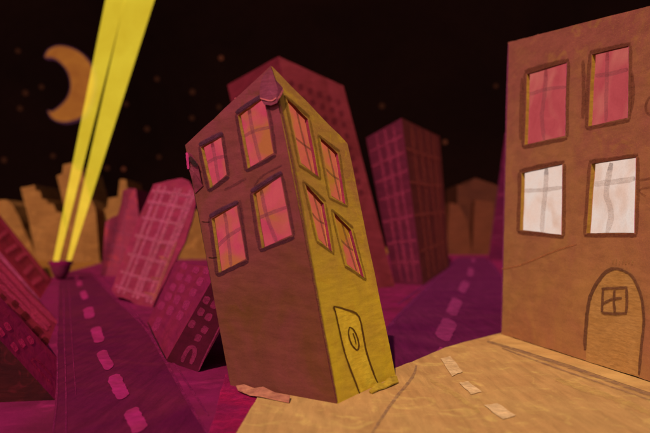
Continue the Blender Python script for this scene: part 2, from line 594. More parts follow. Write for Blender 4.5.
# ------------------------------------------------------------------ the crooked house in the middle
def build_crooked_house():
    Nn, L, Rr = G(338, 406), G(230.5, 386), G(396, 377.5)
    T = D(271, 65.5, Nn.y + 0.1)
    pL, pR = Plane(L, Nn, T), Plane(Nn, Rr, T)
    TL, TR = pL.P(185, 145), pR.P(347.5, 143.5)
    t = thing("crooked_house", "crooked brown card house with one ochre side leaning left in the middle of the street", "house", (Nn + L + Rr) / 3)
    Bk = L + Rr - Nn
    Tk = TL + TR - T
    Tk.z = min(TL.z, TR.z) - .5
    a = albedo
    mL = paint("shaded_brown_paint", a((94, 47, 26), pL.n), a((116, 44, 50), pL.n), cc=a((100, 46, 34), pL.n), size=1.5, bump=.18, light_fade=(2.4, 7.6), rot=(0, .17, .6), streak=(.5, .5, 1.6), vary=.14)  # dim side: shade put into the brown, pinkish light into the upper part
    mR = paint("lit_ochre_paint", a((154, 122, 24), pR.n), a((126, 82, 38), pR.n), cc=a((146, 108, 26), pR.n), size=1.3, bump=.16, light_fade=(1.6, 6.6), vary=.14, fleck=a((168, 132, 44), pR.n))  # bright side: warm light put into the ochre, browner upwards
    mD = paint("brown_card", (.05, .025, .015), size=1.5)
    mats = dict(
        edge_top=paint("ochre_lit_top_edge", (.30, .15, .02), (.2, .09, .02), size=.4), edge_left=paint("ochre_lit_edge", (.26, .14, .02), (.2, .09, .02), size=.4),  # cut edges tinted side by side, stage light put into their colour
        edge_right=paint("magenta_lit_edge", (.34, .02, .10), (.24, .02, .07), size=.4), edge_bottom=paint("brown_cut_edge", (.2, .07, .05), size=.4),
        pink=glow("lit_pink_paper", lin((194, 74, 80)), lin((182, 56, 78)), size=.7, cc=lin((172, 88, 50))),
        peach=glow("lit_peach_paper", lin((188, 90, 58)), lin((180, 74, 62)), size=.6, cc=lin((160, 102, 30))),
        bar_pink=paint("plum_bar_paint", (.14, .025, .04), size=.3, alpha=(.35, .7)), bar_peach=paint("brown_bar_paint", (.12, .045, .02), size=.3, alpha=(.4, .75)),
        outline=paint("plum_outline_paint", a((72, 28, 36), pL.n), size=.4, alpha=(.35, .9)), outline_soft=paint("plum_side_paint", a((80, 32, 40), pL.n), size=.4, alpha=(.1, .6)), lintel=paint("violet_lintel_paint", a((84, 36, 54), pL.n), a((72, 32, 42), pL.n), size=.4, alpha=(.4, .9)))
    matsR = dict(mats)
    matsR["outline"] = paint("olive_outline_paint", a((92, 58, 22), pR.n), size=.3, alpha=(.2, .75))
    matsR["outline_soft"] = paint("olive_side_paint", a((104, 68, 24), pR.n), size=.3, alpha=(.1, .55))
    matsR["edge_right"] = paint("red_lit_edge", (.17, .014, .03), (.12, .012, .025), size=.4)
    matsR["edge_top"] = paint("dark_red_lit_edge", (.14, .025, .02), size=.4)
    WL = [([(201, 147.5), (221, 136), (226.5, 174.5), (210.5, 189)], [([(212, 141), (214.5, 156), (219, 183)], 3)], [([(203, 166), (213, 159.5), (225, 156)], 3)]),
          ([(238, 115.5), (264, 96), (273.5, 153), (248, 169)], [([(249, 108), (252, 128), (260.5, 162)], 3.2)], [([(241, 138.5), (254, 131), (271, 127)], 3)]),
          ([(211.5, 219), (236.5, 204.5), (245.8, 259), (219, 273.5)], [([(224.5, 212), (228, 236), (231, 267)], 3)], [([(214, 250), (228, 236.5), (242, 227.5)], 3.2)]),
          ([(253, 194), (280, 175), (292, 235), (262, 248.5)], [([(261, 189), (267, 217), (277, 243)], 3.4)], [([(256, 219.5), (267, 214.5), (287, 207)], 3.2)])]
    WR = [([(286.6, 97.5), (307.5, 119), (318.5, 177), (301, 163)], [([(296, 108), (303, 138), (312, 172)], 1.6)], [([(293, 136), (303, 144), (314, 152)], 1.6)]),
          ([(320, 137), (337.5, 153.5), (345.5, 204.5), (331.5, 196)], [([(327.5, 145), (333, 170), (340, 200)], 1.5)], [([(325, 168), (333, 176), (342, 181)], 1.6)]),
          ([(305, 183), (323.5, 203.5), (332, 252), (318.5, 239)], [([(313, 193), (319, 215), (327, 246)], 1.5)], [([(311, 212), (319, 221), (328, 225)], 1.6)]),
          ([(333.5, 211.5), (351, 230), (364, 278), (347, 264)], [([(341, 220), (348, 244), (356.5, 271)], 1.6)], [([(339, 238), (348, 247), (357, 252)], 1.6)])]
    hL = [cut_window(t, pL, q, "pink", v, h, mats, .1, k, 4.0, 3.8) for k, (q, v, h) in enumerate(WL)]
    hR = [cut_window(t, pR, q, "peach", v, h, matsR, .08, k, 2.6) for k, (q, v, h) in enumerate(WR)]
    px = lambda pl, pts, s=8: [pl.P(*p) for p in hand(pts, s, .35)]
    wl = board("wall", pL, px(pL, [(185.3, 145), (271, 65.5), (337.6, 405.6), (262, 392.5), (230.7, 386)], 9), hL, mL, t, .14, mitre=True)
    wl["label"] = "brown wall with four pink lit windows and no door"
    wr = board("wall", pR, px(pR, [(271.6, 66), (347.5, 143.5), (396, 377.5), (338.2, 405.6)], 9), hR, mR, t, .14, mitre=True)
    wr["label"] = "ochre side wall with four narrow windows and a door"
    for q in ((L, Bk, Tk, TL), (Rr, Bk, Tk, TR)):
        vs, fs = quad_grid(*q, 8, .08, 3)
        obj("rear_wall", vs, fs, mD, t)
    vs, fs = quad_grid(TL + V((.02, .02, -.05)), T + V((0, .02, -.05)), TR + V((-.02, .02, -.05)), Tk, 8, .03, 1)
    obj("roof", vs, fs, mD, t)
    # door drawn on the ochre side
    ink = paint("dark_ink_paint", a((74, 44, 14), pR.n), size=.3, alpha=(.6, 1))
    dp = paint("door_ochre_paint", a((166, 132, 34), pR.n), a((156, 118, 26), pR.n), size=.5, fleck=a((214, 178, 60), pR.n))
    d = patch("door", pR, [(334.5, 307.5), (346, 310.5), (359, 317), (367, 350), (378, 384.5), (361, 392.5), (344, 350)], dp, t, .010, 4, .2)
    stroke("door_frame", pR, [(335.5, 312), (334, 306.6), (346, 309.6), (359, 316.8), (366, 350), (374, 374), (378, 383)], 1.9, ink, d, .016, step=3)
    stroke("door_frame", pR, [(334, 306), (339, 328), (344, 350), (350, 368), (360, 394)], 1.7, ink, d, .018, step=3)
    stroke("door_knocker", pR, [(349.5, 327), (348.5, 334), (351.5, 344), (357, 350), (359, 345.5), (357.5, 338), (353.5, 329.5), (349.5, 327)], 1.6, ink, d, .02, step=1.5)
    stroke("door_knocker", pR, [(353, 333), (355, 339), (356, 344)], 1.3, ink, d, .022, step=1.5)
    # torn flap of paper folded over the top corner, and one at the left edge
    fl = paint("torn_mauve_paper", a((116, 44, 60), pL.n), a((106, 40, 48), pL.n), size=.5, bump=.3)
    fe = paint("torn_pink_edge", a((188, 84, 84), pL.n), size=.3)

    def flap(pts, mat, pl, lift, name="torn_flap"):
        """paper patch bulging off the wall; lift pixels -> metres at each point"""
        c = V((sum(p[0] for p in pts) / len(pts), sum(p[1] for p in pts) / len(pts)))
        vs = [pl.P(p[0], p[1], .028 + p[2] * lift) for p in pts] + [pl.P(c.x, c.y, .03 + lift * .7)]
        n = len(pts)
        fs = [(i, (i + 1) % n, n) for i in range(n)]
        vb = [v - pl.n * .02 for v in vs]
        fs += [(n + 1 + (i + 1) % n, n + 1 + i, n + 1 + n) for i in range(n)] + [(i, (i + 1) % n, n + 1 + (i + 1) % n, n + 1 + i) for i in range(n)]
        return obj(name, vs + vb, fs, mat, t)
    flap([(261.5, 79, 0), (266, 72, 0), (270.6, 68, 0), (273, 78, .1), (278.5, 96, .4), (277, 103, 1), (271, 105.5, 1.1), (264, 104.5, 1), (259.5, 97, .5), (259.8, 88, .1)], fl, pL, .07)
    flap([(272, 70, 0), (276, 80, .1), (283, 88, .8), (281.5, 95, 1.1), (277, 103, .8), (276.5, 92, .2)], fl, pR, .07)
    stroke("torn_edge", pL, [(260, 98), (266, 100), (272, 100.5), (277, 97)], 1.4, fe, t, .115, step=2)
    stroke("torn_edge", pR, [(277.8, 99), (280.5, 95), (283, 89.5)], 2.0, fe, t, .115, step=1.5)
    flap([(187, 152, 0), (191, 154, .4), (197, 163, .7), (201, 182, .6), (203, 186, 0), (195, 193.5, 0), (192, 180, .8), (188.5, 168, 1)], paint("torn_magenta_paper", a((130, 40, 62), pL.n), a((98, 36, 42), pL.n), size=.5), pL, .12)
    hole = paint("dark_tear_paint", (.02, .008, .008), size=.3, alpha=(.6, 1))
    stroke("tear", pL, [(189.5, 157), (194, 163), (197.5, 166)], 4.2, hole, t, .17, step=1.5)
    stroke("torn_edge", pL, [(186.8, 152.5), (187.5, 161), (188.3, 169)], 2.4, paint("magenta_torn_edge", a((178, 44, 92), pL.n), size=.3), t, .17, step=1.5)
    # card bottom edge lines
    dk = paint("brown_seam_paint", a((58, 24, 18), pL.n), size=.3, alpha=(.3, .8))
    stroke("seam", pL, [(201.5, 221.5), (205, 222), (210, 222)], 1.2, dk, t, .009)
    stroke("seam", pL, [(208.5, 257.5), (212, 258), (217, 257.5)], 1.4, dk, t, .009)
    stroke("seam", pL, [(271.5, 68), (290, 152), (312, 270), (337, 402)], 2.4, paint("corner_seam_paint", a((96, 38, 38), pL.n), size=.4, alpha=(.3, .9)), t, .01, step=4)
    for pts, wd in (([(246, 178), (236, 184), (224, 190)], 2.5), ([(282, 165), (262, 176), (254, 186)], 2.0), ([(240, 200), (244, 230), (248, 262)], 2.6)):
        stroke("brush_mark", pL, pts, wd, paint("plum_wash_paint", a((92, 38, 42), pL.n), size=.4, alpha=(.0, .6)), t, .011, step=3)

    # loose scraps of card at its foot
    def scrap(label, pts, mat, hgt):
        base = G(*pts[0])
        vs, n = [], len(pts)
        for k, p in enumerate(pts):
            q = G(p[0], p[1])
            vs.append(V((q.x, q.y, .058 + hgt * p[2])))
        vs += [v + V((0, 0, .03)) for v in vs]
        fs = []
        h = n // 2
        for i in range(h - 1):
            f = (i, i + 1, n - 2 - i, n - 1 - i)
            fs += [f, tuple(n + j for j in reversed(f))]
        fs += [(i, (i + 1) % n, n + (i + 1) % n, n + i) for i in range(n)]
        o = obj("card_scrap", vs, fs, mat, base=base)
        tag(o, label, "scrap", "torn card scraps under the crooked house")
    scrap("torn pinkish card strip curling under the crooked house's brown wall", [(236, 390, .2), (244, 392.5, 1), (254, 394, .5), (263, 396, 1.2), (275, 398, .4), (290, 402, .6),
          (289, 406, .1), (272, 402.5, .1), (260, 400.5, .3), (250, 398.5, .1), (243, 396, .2), (238, 393, 0)], paint("crumpled_card", a((176, 104, 74), UP), a((150, 78, 62), UP), size=.4), .12)
    scrap("torn yellow card tab under the ochre side of the crooked house", [(369, 395, .1), (376, 390.5, .8), (383, 388.5, .4), (390, 385, 1), (397, 382, .6),
          (398.5, 385.5, .1), (393, 388.5, .3), (385, 391.5, .1), (379, 393.5, .2), (372, 396.5, 0)], paint("yellow_card", a((176, 134, 38), UP), a((150, 108, 30), UP), size=.4), .14)
    return t


# ------------------------------------------------------------------ the tall house on the right
def build_amber_house():
    A, B = G(500.5, 334, .06), G(700, 398.5, .06)
    T = D(508, 42.5, A.y)
    pl = Plane(A, B, T)
    t = thing("amber_house", "tall amber house with pink and white lit windows and an arched front door", "house", A)
    a = albedo
    mw = paint("amber_wall_paint", a((144, 92, 52), pl.n), a((128, 64, 54), pl.n), cc=a((138, 82, 50), pl.n), size=1.8, bump=.14, light_fade=(2.2, 10), rot=(0, 0, .2), streak=(.5, .5, 1.4), vary=.13, fleck=a((158, 98, 50), pl.n))  # pinker upwards, coloured light put into the wall paint
    mats = dict(
        edge_top=paint("amber_top_edge", (.12, .05, .02), (.08, .03, .02), size=.4), edge_left=paint("ochre_lit_left_edge", (.2, .1, .012), (.16, .07, .012), size=.5),  # ochre and magenta light painted into these edges
        edge_right=paint("magenta_lit_right_edge", (.4, .03, .16), size=.5), edge_bottom=paint("amber_bottom_edge", (.3, .15, .1), size=.5),
        pink=glow("lit_rose_paper", lin((182, 74, 76)), lin((166, 62, 66)), size=1.2, cc=lin((188, 94, 84))), white=glow("lit_white_paper", lin((228, 192, 174)), lin((226, 204, 192)), size=1.1, cc=lin((214, 172, 150))),
        bar_pink=paint("rose_bar_paint", (.2, .05, .06), size=.4, alpha=(.2, .5)), bar_white=paint("grey_bar_paint", (.5, .38, .34), size=.4, alpha=(.3, .7)),
        outline=paint("brown_outline_paint", a((104, 50, 36), pl.n), size=.5, alpha=(.2, .75)), outline_soft=paint("brown_side_paint", a((112, 56, 40), pl.n), size=.5, alpha=(.1, .6)))
    W = [([(527, 74), (566.5, 62), (565, 136), (524.8, 145)], "pink", [([(546, 69), (545, 90), (542, 115), (544, 140)], 3.6)], [([(529, 94.5), (548, 89), (566, 87)], 3.2)]),
         ([(592, 54.5), (628.5, 45.5), (627.5, 118), (588.5, 126.5)], "pink", [([(607.5, 51), (606.5, 88), (606, 122)], 3.4)], [([(595, 76), (612, 73.5), (628, 69)], 4)]),
         ([(521.6, 173), (562.4, 163.8), (561.5, 235), (520, 230)], "white", [([(546.5, 168), (545.5, 190), (543, 212), (542, 233)], 4)], [([(522, 191), (542, 190), (562, 187.5)], 3.6)]),
         ([(591.5, 163.8), (636, 157), (634.5, 233), (586.5, 233)], "white", [([(611.5, 163), (608, 180), (606.3, 195), (609.5, 205), (611, 217), (607, 233)], 5)], [([(592, 184.5), (610, 182.5), (628, 180), (635, 178)], 5)])]
    holes = [cut_window(t, pl, q, kd, v, h, mats, .12, k, 4.4) for k, (q, kd, v, h) in enumerate(W)]
    px = [pl.P(*p) for p in hand([(508, 42.5), (541, 33.8), (700, -7), (700, 396.8), (600, 364.9), (530, 342.6), (501, 333.8)], 9, .3)]
    board("wall", pl, px, holes, mw, t, .16, mitre=True)["label"] = "amber front wall with four lit windows"
    mp = paint("amber_side_paint", (.16, .06, .03), (.2, .07, .035), size=1.2)
    back = V((7.5, 1.6, 0))
    TRt = pl.P(700, -7)
    for q in ((A, A + back, T + back, T), (B, B + back, TRt + back, TRt), (A + back, B + back, TRt + back, T + back)):
        q = [p - pl.n * .03 for p in q]
        vs, fs = quad_grid(*q, 8, .06, 5)
        obj("side_wall", vs, fs, mp, t)
    vs, fs = quad_grid(T - UP * .06, TRt - UP * .06, TRt + back - UP * .06, T + back - UP * .06, 6, .04, 2)
    obj("roof", vs, fs, mp, t)
    stroke("wall_edge", pl, [(508.3, 44), (506.2, 120), (503.5, 230), (501.3, 332)], 1.5, paint("violet_edge_paint", a((122, 44, 74), pl.n), size=.4, alpha=(.3, .95)), t, .012, step=5)
    # arched door
    ink = paint("umber_ink_paint", a((104, 62, 42), pl.n), size=.4, alpha=(.45, .95))
    dp = paint("door_amber_paint", a((164, 112, 62), pl.n), a((156, 104, 54), pl.n), size=.9, alpha=(.7, 1), vary=.12, fleck=a((182, 122, 60), pl.n))
    d = patch("door", pl, [(586, 361), (585.5, 345), (586.5, 325), (589, 305), (596, 286), (604, 274), (614, 269), (625, 271), (634, 280), (641, 298), (643.5, 322), (641.5, 350), (639, 377)], dp, t, .006, 3, .3)
    stroke("door_frame", pl, [(585, 350), (585.5, 335), (588, 307), (592, 292), (599, 280), (606, 272), (614.5, 268.5), (623, 270)], 3.8, ink, d, .02, step=2.5)
    stroke("door_frame", pl, [(621, 269.5), (631, 275), (637, 285), (642, 300), (643.8, 322), (641.5, 345), (639, 375)], 2.8, ink, d, .022, step=2.5)
    strokes("door_window", pl, [[(601.5, 288.5), (614, 288), (627.5, 287.5)], [(603, 288), (602.5, 300), (602, 312)], [(602, 312.5), (614, 313.5), (627, 313)], [(626.5, 288), (627, 301), (626, 313)],
                                [(603, 303.5), (612, 299), (622, 298)], [(614.5, 290), (614, 303), (615, 312)]], 2.6, ink, d, .024, step=2)
    faint = paint("faint_pencil_paint", a((164, 106, 62), pl.n), size=.3, alpha=(.2, .7))
    strokes("brush_mark", pl, [[(613 + 3.2 * i, 264.5 + R.uniform(-1, .5)), (613.5 + 3.2 * i, 259.5 + R.uniform(-1.5, 1))] for i in range(7)], 1.3, faint, t, .014, step=1.5)
    stroke("brush_mark", pl, [(501.8, 269), (520, 265), (540, 257), (560, 249), (577, 244)], 1.6, paint("peach_wash_paint", a((166, 92, 56), pl.n), size=.5, alpha=(.1, .8)), t, .014, step=3)
    stroke("brush_mark", pl, [(522, 78), (520.8, 110), (520.5, 140)], 3.2, mats["outline_soft"], t, .016, step=3)
    stroke("brush_mark", pl, [(583, 60), (584, 92), (583, 118)], 3.8, mats["outline_soft"], t, .016, step=3)
    stroke("brush_mark", pl, [(632, 72), (633.5, 92), (631, 112)], 3.0, mats["outline_soft"], t, .016, step=3)
    stroke("brush_mark", pl, [(650, 96), (646, 104), (647.5, 112), (656, 116)], 2.6, mats["outline_soft"], t, .016, step=2)
    stroke("brush_mark", pl, [(639, 180), (648, 178.5), (660, 177)], 2.0, mats["outline_soft"], t, .016, step=2)
    stroke("brush_mark", pl, [(650, 187), (641, 188.5), (640, 192), (646, 196)], 1.4, mats["outline_soft"], t, .016, step=1.5)


# ------------------------------------------------------------------ rear painted blocks, magenta stage light put into their colours
def block(name, label, cat, base3, top3, mats, group=None, warp=0.0, back=None):
    """base3/top3: left, near and right corners (world); the fourth corner closes the plan.
    Returns thing, left face, right face."""
    L, Nn, Rr = base3
    TL, TN, TR = top3
    hit = lambda pl, p: CAM + (p - CAM) * ((pl.o - CAM).dot(pl.n) / (p - CAM).dot(pl.n))
    TL, TR = hit(Plane(L, Nn, TN), TL), hit(Plane(Nn, Rr, TN), TR)      # keep both faces flat
    t = thing(name, label, cat, (L + Nn + Rr) / 3, group)
    Bk = back or (L + Rr - Nn)
    Tk = TL + TR - TN
    for k, (a, b, c, d, m, nm) in enumerate(((L, Nn, TN, TL, mats[0], "wall"), (Nn, Rr, TR, TN, mats[1], "wall"), (L, Bk, Tk, TL, mats[-1], "rear_wall"), (Rr, Bk, Tk, TR, mats[-1], "rear_wall"))):
        vs, fs = quad_grid(a, b, c, d, 10, warp, k * 3.1)
        obj(nm, vs, fs, m, t)
    vs, fs = quad_grid(TL, TN, TR, Tk, 6, warp * .4, 9)
    obj("roof", vs, fs, mats[2], t)
    return t, Plane(L, Nn, TN), Plane(Nn, Rr, TN)


def bil(q, u, v):
    """Pixel position on a face whose pixel corners are q = BL BR TR TL."""
    bl, br, tr, tl = q
    f = lambda i: (bl[i] * (1 - u) + br[i] * u) * (1 - v) + (tl[i] * (1 - u) + tr[i] * u) * v
    return (f(0), f(1))


def grid_lines(q, us, vs, wob=.6):
    out = []
    for u in us:
        out.append([(bil(q, u, .02)), *[(lambda p: (p[0] + R.uniform(-wob, wob), p[1] + R.uniform(-wob, wob)))(bil(q, u, k)) for k in (.3, .6)], bil(q, u, .985)])
    for v in vs:
        out.append([bil(q, .02, v), *[(lambda p: (p[0] + R.uniform(-wob, wob), p[1] + R.uniform(-wob, wob)))(bil(q, k, v)) for k in (.5,)], bil(q, .98, v)])
    return out


def dab(name, pl, c, ax, sx, sy, mat, parent, off):
    """A rounded brush dab: centre c, long axis ax (pixels), size sx across by sy along."""
    a = V((*ax, 0)).normalized()
    b = V((-a.y, a.x, 0))
    pts = []
    for k in range(12):
        th = math.tau * k / 12
        e = .5
        cu = math.copysign(abs(math.cos(th)) ** e, math.cos(th)) * sx / 2
        sv = math.copysign(abs(math.sin(th)) ** e, math.sin(th)) * sy / 2
        p = b * cu + a * sv
        pts.append((c[0] + p.x * R.uniform(.88, 1.1), c[1] + p.y * R.uniform(.88, 1.1)))
    return patch(name, pl, pts, mat, parent, off, 1)


def build_rear_city():
    a = albedo

    def pn(L, Nn, Tn):
        return Plane(L, Nn, Tn).n

    # --- dark red tower behind the crooked house
    b = [D(272, 285, 52), D(326, 293, 44.5), G(395, 286.5)]
    b = [V((p.x, p.y, 0)) for p in b]
    tp = [D(227.5, 85, 52), D(278.5, 56.3, 44.5), D(343.5, 86, b[2].y)]
    nl, nr = pn(b[0], b[1], tp[0]), pn(b[1], b[2], tp[2])
    ml = paint("maroon_paint", a((100, 24, 36), nl), a((88, 20, 32), nl), size=4, bump=.12)
    mr = paint("dark_red_paint", a((112, 34, 40), nr), a((92, 26, 28), nr), size=4, bump=.12)
    t, pL, pR = block("red_tower", "tall dark red tower with dim windows rising behind the crooked brown house", "tower", b, tp, (ml, mr, ml))
    wm = paint("faded_window_paint", a((80, 20, 28), nr), a((74, 18, 24), nr), size=2, alpha=(.1, .5))
    q = [(326, 293), (395, 286.5), (343.5, 86), (278.5, 56.3)]
    for r in range(9):
        for c in range(6):
            p = bil(q, .12 + .145 * c, .9 - .055 * r)
            p2 = bil(q, .12 + .145 * c, .9 - .055 * r + .02)
            dab("window", pR, p, (p2[0] - p[0], p2[1] - p[1]), 5.0, 6.6, wm, t, .02)
    # --- gridded tower by the right road
    b = [G(394, 283.5), G(423, 285.5), G(449.5, 267)]
    tp = [D(366, 138, b[0].y), D(401.5, 118, b[1].y), D(439.5, 136.5, b[2].y)]
    nl, nr = pn(b[0], b[1], tp[0]), pn(b[1], b[2], tp[2])
    ml = paint("plum_paint", a((84, 20, 34), nl), a((76, 18, 36), nl), size=4, bump=.12)
    mr = paint("dark_brown_paint", a((60, 23, 21), nr), a((68, 24, 26), nr), size=4, bump=.12)
    t, pL, pR = block("grid_tower", "dark plum and brown tower painted with a pale grid beside the right road", "tower", b, tp, (ml, mr, ml))
    qL = [(394, 283.5), (423, 285.5), (401.5, 118), (366, 138)]
    qR = [(423, 285.5), (449.5, 267), (439.5, 136.5), (401.5, 118)]
    strokes("painted_grid", pL, grid_lines(qL, (.28, .52, .76), (.14, .27, .42, .57, .69, .80, .9)), 3.0, paint("rose_grid_paint", a((130, 36, 58), nl), size=2, alpha=(.35, .9)), t, .02, step=5)
    strokes("painted_grid", pR, grid_lines(qR, (.25, .45, .66, .84), (.2, .42, .62, .82)), 2.8, paint("rust_grid_paint", a((102, 42, 38), nr), size=2, alpha=(.25, .8)), t, .02, step=5)
    # --- plaid tower, upper left
    b1 = G(152.5, 307.5)
    pl = Plane(b1, D(111.5, 291, 40.5), D(184, 178, 39))
    nl = pl.n
    ml = paint("raspberry_paint", a((142, 36, 60), nl), a((128, 32, 52), nl), cc=a((136, 44, 50), nl), size=3, bump=.15)
    mr = paint("purple_side_paint", (.3, .02, .2), (.26, .03, .14), size=3, bump=.15)
    t = thing("plaid_tower", "leaning raspberry tower covered in a pale pink plaid grid, left of the crooked house", "tower", b1)
    ol = [(111.5, 290), (124, 256), (139, 217), (153.5, 184.3), (168, 180.5), (182, 178), (189, 181), (193.5, 189), (196.5, 201), (192, 220), (184.5, 243), (171, 269), (160, 291), (152.5, 307.5), (144, 307.5), (137, 306), (130, 300.5), (124, 298), (117, 296.5)]
    board("wall", pl, [pl.P(*p) for p in hand(ol, 3, .15)], [], ml, t, 4.5, side=mr, ext=V((-.2, 1, 0)) * 4.5)
    pL = pl
    qL = [(111.5, 293), (152, 307), (199, 189), (154, 183)]
    strokes("painted_grid", pL, grid_lines(qL, (.14, .27, .5, .6, .84, .94), (.07, .2, .36, .53, .69, .83, .93)), 3.2, paint("pink_plaid_paint", a((186, 70, 98), nl), a((176, 72, 88), nl), size=1.6, alpha=(.25, .85)), t, .02, step=4, taper=.9)
    strokes("painted_grid", pL, [[bil(qL, .7, .09), bil(qL, .97, .1)], [bil(qL, .72, .22), bil(qL, .97, .23)], [bil(qL, .72, .4), bil(qL, .95, .4)], [bil(qL, .97, .05), bil(qL, .96, .55)]], 3.2,
            paint("coral_plaid_paint", a((174, 74, 66), nl), size=1.6, alpha=(.2, .8)), t, .03, step=4)
    # --- small stepped tower left of it
    y = G(107, 276).y
    pl = Plane(D(100, 276, y), D(135, 276, y), D(110, 200, y))
    me_ = paint("crimson_paint", a((142, 42, 60), pl.n), a((128, 36, 56), pl.n), cc=a((162, 48, 54), pl.n), size=3, bump=.12)
    ol = [(100.5, 274.5), (103, 258), (104, 240), (105.5, 222), (111, 217.5), (117.5, 215), (121, 203), (123, 190), (129, 188.3), (136, 188.8), (137.3, 202), (139, 217), (141, 245), (142, 280), (115, 279.5)]
    t = thing("stepped_tower", "small crimson stepped tower squeezed behind the plaid tower's left edge", "tower", V((-22, y, 0)))
    q = [pl.P(*p) for p in hand(ol, 3, .15)]
    board("wall", pl, q, [], me_, t, 5.0)
    strokes("painted_grid", pl, [[(107, 226), (120, 232), (134, 236)], [(106, 244), (120, 248), (134, 252)], [(105, 258), (118, 262), (130, 265)], [(116, 220), (113, 245), (111, 270)], [(126, 195), (124, 225), (121, 262)]],
            2.2, paint("rose_line_paint", a((164, 56, 80), pl.n), size=1.6, alpha=(.15, .75)), t, .02, step=4)
    # --- leaning purple house with dab windows
    b = [G(147, 323), G(165.8, 361), G(198, 372)]
    tp = [D(175.5, 262, b[0].y), D(219, 268, b[1].y), D(250, 277, b[2].y)]
    nl, nr = pn(b[0], b[1], tp[0]), pn(b[1], b[2], tp[2])
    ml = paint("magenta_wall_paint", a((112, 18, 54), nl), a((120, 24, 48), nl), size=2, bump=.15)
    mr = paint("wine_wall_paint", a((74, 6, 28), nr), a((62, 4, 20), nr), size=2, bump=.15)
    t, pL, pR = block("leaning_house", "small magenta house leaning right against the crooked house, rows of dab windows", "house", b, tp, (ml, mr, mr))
    wm = paint("pink_dab_paint", a((156, 36, 78), nl), a((146, 32, 74), nl), size=.8, alpha=(.45, .85))
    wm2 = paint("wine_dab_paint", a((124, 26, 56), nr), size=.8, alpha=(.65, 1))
    for x, y_, sy in ((184, 266, 7), (179.5, 276.6, 8), (188.5, 278.7, 8), (200, 281.5, 9), (173, 287, 8), (181.5, 288.6, 9), (193, 292.5, 9), (168.4, 296.7, 9), (176.7, 299.5, 10), (186, 305, 10),
                      (161.5, 305.7, 9), (170, 310.5, 10), (180, 315.5, 10), (157, 324, 15), (196, 270, 7), (206, 271, 7)):
        dab("window", pL, (x, y_), (.5, -1), 6.2, sy, wm, t, .008)
    for x, y_ in ((206.5, 300), (201, 312), (208.5, 317), (192, 324), (204.5, 330), (214, 305), (198, 338)):
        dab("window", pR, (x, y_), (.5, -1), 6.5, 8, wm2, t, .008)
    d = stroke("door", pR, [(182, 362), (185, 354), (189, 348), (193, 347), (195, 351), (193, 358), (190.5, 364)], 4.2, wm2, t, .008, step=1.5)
    stroke("corner_line", pR, [(198.5, 371), (206, 354), (214, 338), (220, 326)], 1.6, wm2, t, .01, step=3)
    dk = paint("black_gap_paint", (.012, .004, .006), size=.5, alpha=(.5, 1))
    stroke("wall_edge", pL, [(147.5, 322), (156, 340), (166, 359)], 1.2, dk, t, .03, step=3)

    # --- three houses on the left, all leaning out of the picture
    def left_house(name, label, near, far, ntop, ftop, width, mats, base_z=0):
        Nn, F = G(*near), G(*far)
        TN, TF = D(*ntop, Nn.y), D(*ftop, F.y)
        wv = V((-width, -.18 * width, 0))
        return block(name, label, "house", [Nn + wv, Nn, F], [TN + wv, TN, TF], mats) + (Nn,)
    Nn, F = G(40, 298), G(52, 280)
    n1 = pn(Nn, F, D(-80, 154, Nn.y))
    m1 = paint("cherry_paint", a((122, 26, 46), n1), a((108, 24, 40), n1), size=3, bump=.12)
    m1f = paint("cherry_front_paint", (.16, .015, .04), (.12, .012, .03), size=3)
    t, _, ps, _ = left_house("cherry_house", "farthest of the three leaning red houses at left, with broad pale bands", (40, 299), (52, 280), (-80, 158), (-68, 130), 9, (m1f, m1, m1f))
    bm1 = paint("pale_cherry_paint", a((158, 44, 70), n1), a((150, 40, 66), n1), size=1.6, alpha=(.55, 1))
    for l, wd in (([(24, 274), (32, 265)], 5), ([(31.5, 284), (41.5, 277)], 5.5), ([(5, 252), (17, 245)], 4.5), ([(16, 260), (26.5, 252)], 4.5), ([(-2, 238), (7, 231)], 4)):
        stroke("band", ps, l, wd, bm1, t, .02, step=2)
    strokes("painted_line", ps, [[(0, 219), (24, 249), (48, 280)]], 2.2, bm1, t, .022, step=4)
    Nn, F = G(46, 347), G(57.5, 322)
    n2 = pn(Nn, F, D(-74, 226, Nn.y))
    m2 = paint("brick_red_paint", a((114, 28, 40), n2), a((122, 26, 52), n2), size=1.8, bump=.15)
    m2f = paint("brick_red_front_paint", (.12, .015, .015), (.1, .01, .02), size=2)
    t, _, ps, _ = left_house("striped_house", "middle of the three leaning red houses at left, with long pale stripes and dark windows", (46, 349), (57.5, 321), (-74, 232), (-62, 191), 5.5, (m2f, m2, m2f))
    s2 = paint("pale_stripe_paint", a((160, 42, 72), n2), a((150, 38, 72), n2), size=1, alpha=(.6, 1))
    strokes("stripe", ps, [[(-2, 262), (24, 291), (55, 321)], [(-2, 272), (20, 296), (49.5, 326)], [(-2, 283), (18, 302), (47.5, 330)], [(12, 276), (34, 302), (57, 323)]], 4.2, s2, t, .008, step=4)
    w2 = paint("dark_window_paint", a((86, 20, 26), n2), size=.8, alpha=(.35, .85))
    for x, y_, s_ in ((7.5, 307, 6), (15, 303.5, 6.5), (25.4, 316, 8), (37, 331, 9), (18, 320.5, 6), (30, 334.6, 6), (45, 341, 7.5), (2, 297, 6)):
        dab("window", ps, (x, y_), (-1, -1.1), s_, s_ * 1.1, w2, t, .012)
    Nn, F = G(55, 400), G(57.5, 376)
    n3 = pn(Nn, F, D(-65, 268, Nn.y))
    m3 = paint("fuchsia_wall_paint", a((100, 11, 52), n3), a((110, 17, 50), n3), size=1.4, bump=.15)
    m3f = paint("black_red_paint", (.022, .0015, .002), (.014, .001, .002), cc=(.04, .002, .004), size=.9)
    t, _, ps, _ = left_house("dark_house", "nearest leaning house at the lower left corner, near-black front with a magenta side", (55, 400), (57.5, 358), (-65, 269), (-62, 231), 6, (m3f, m3, m3f))
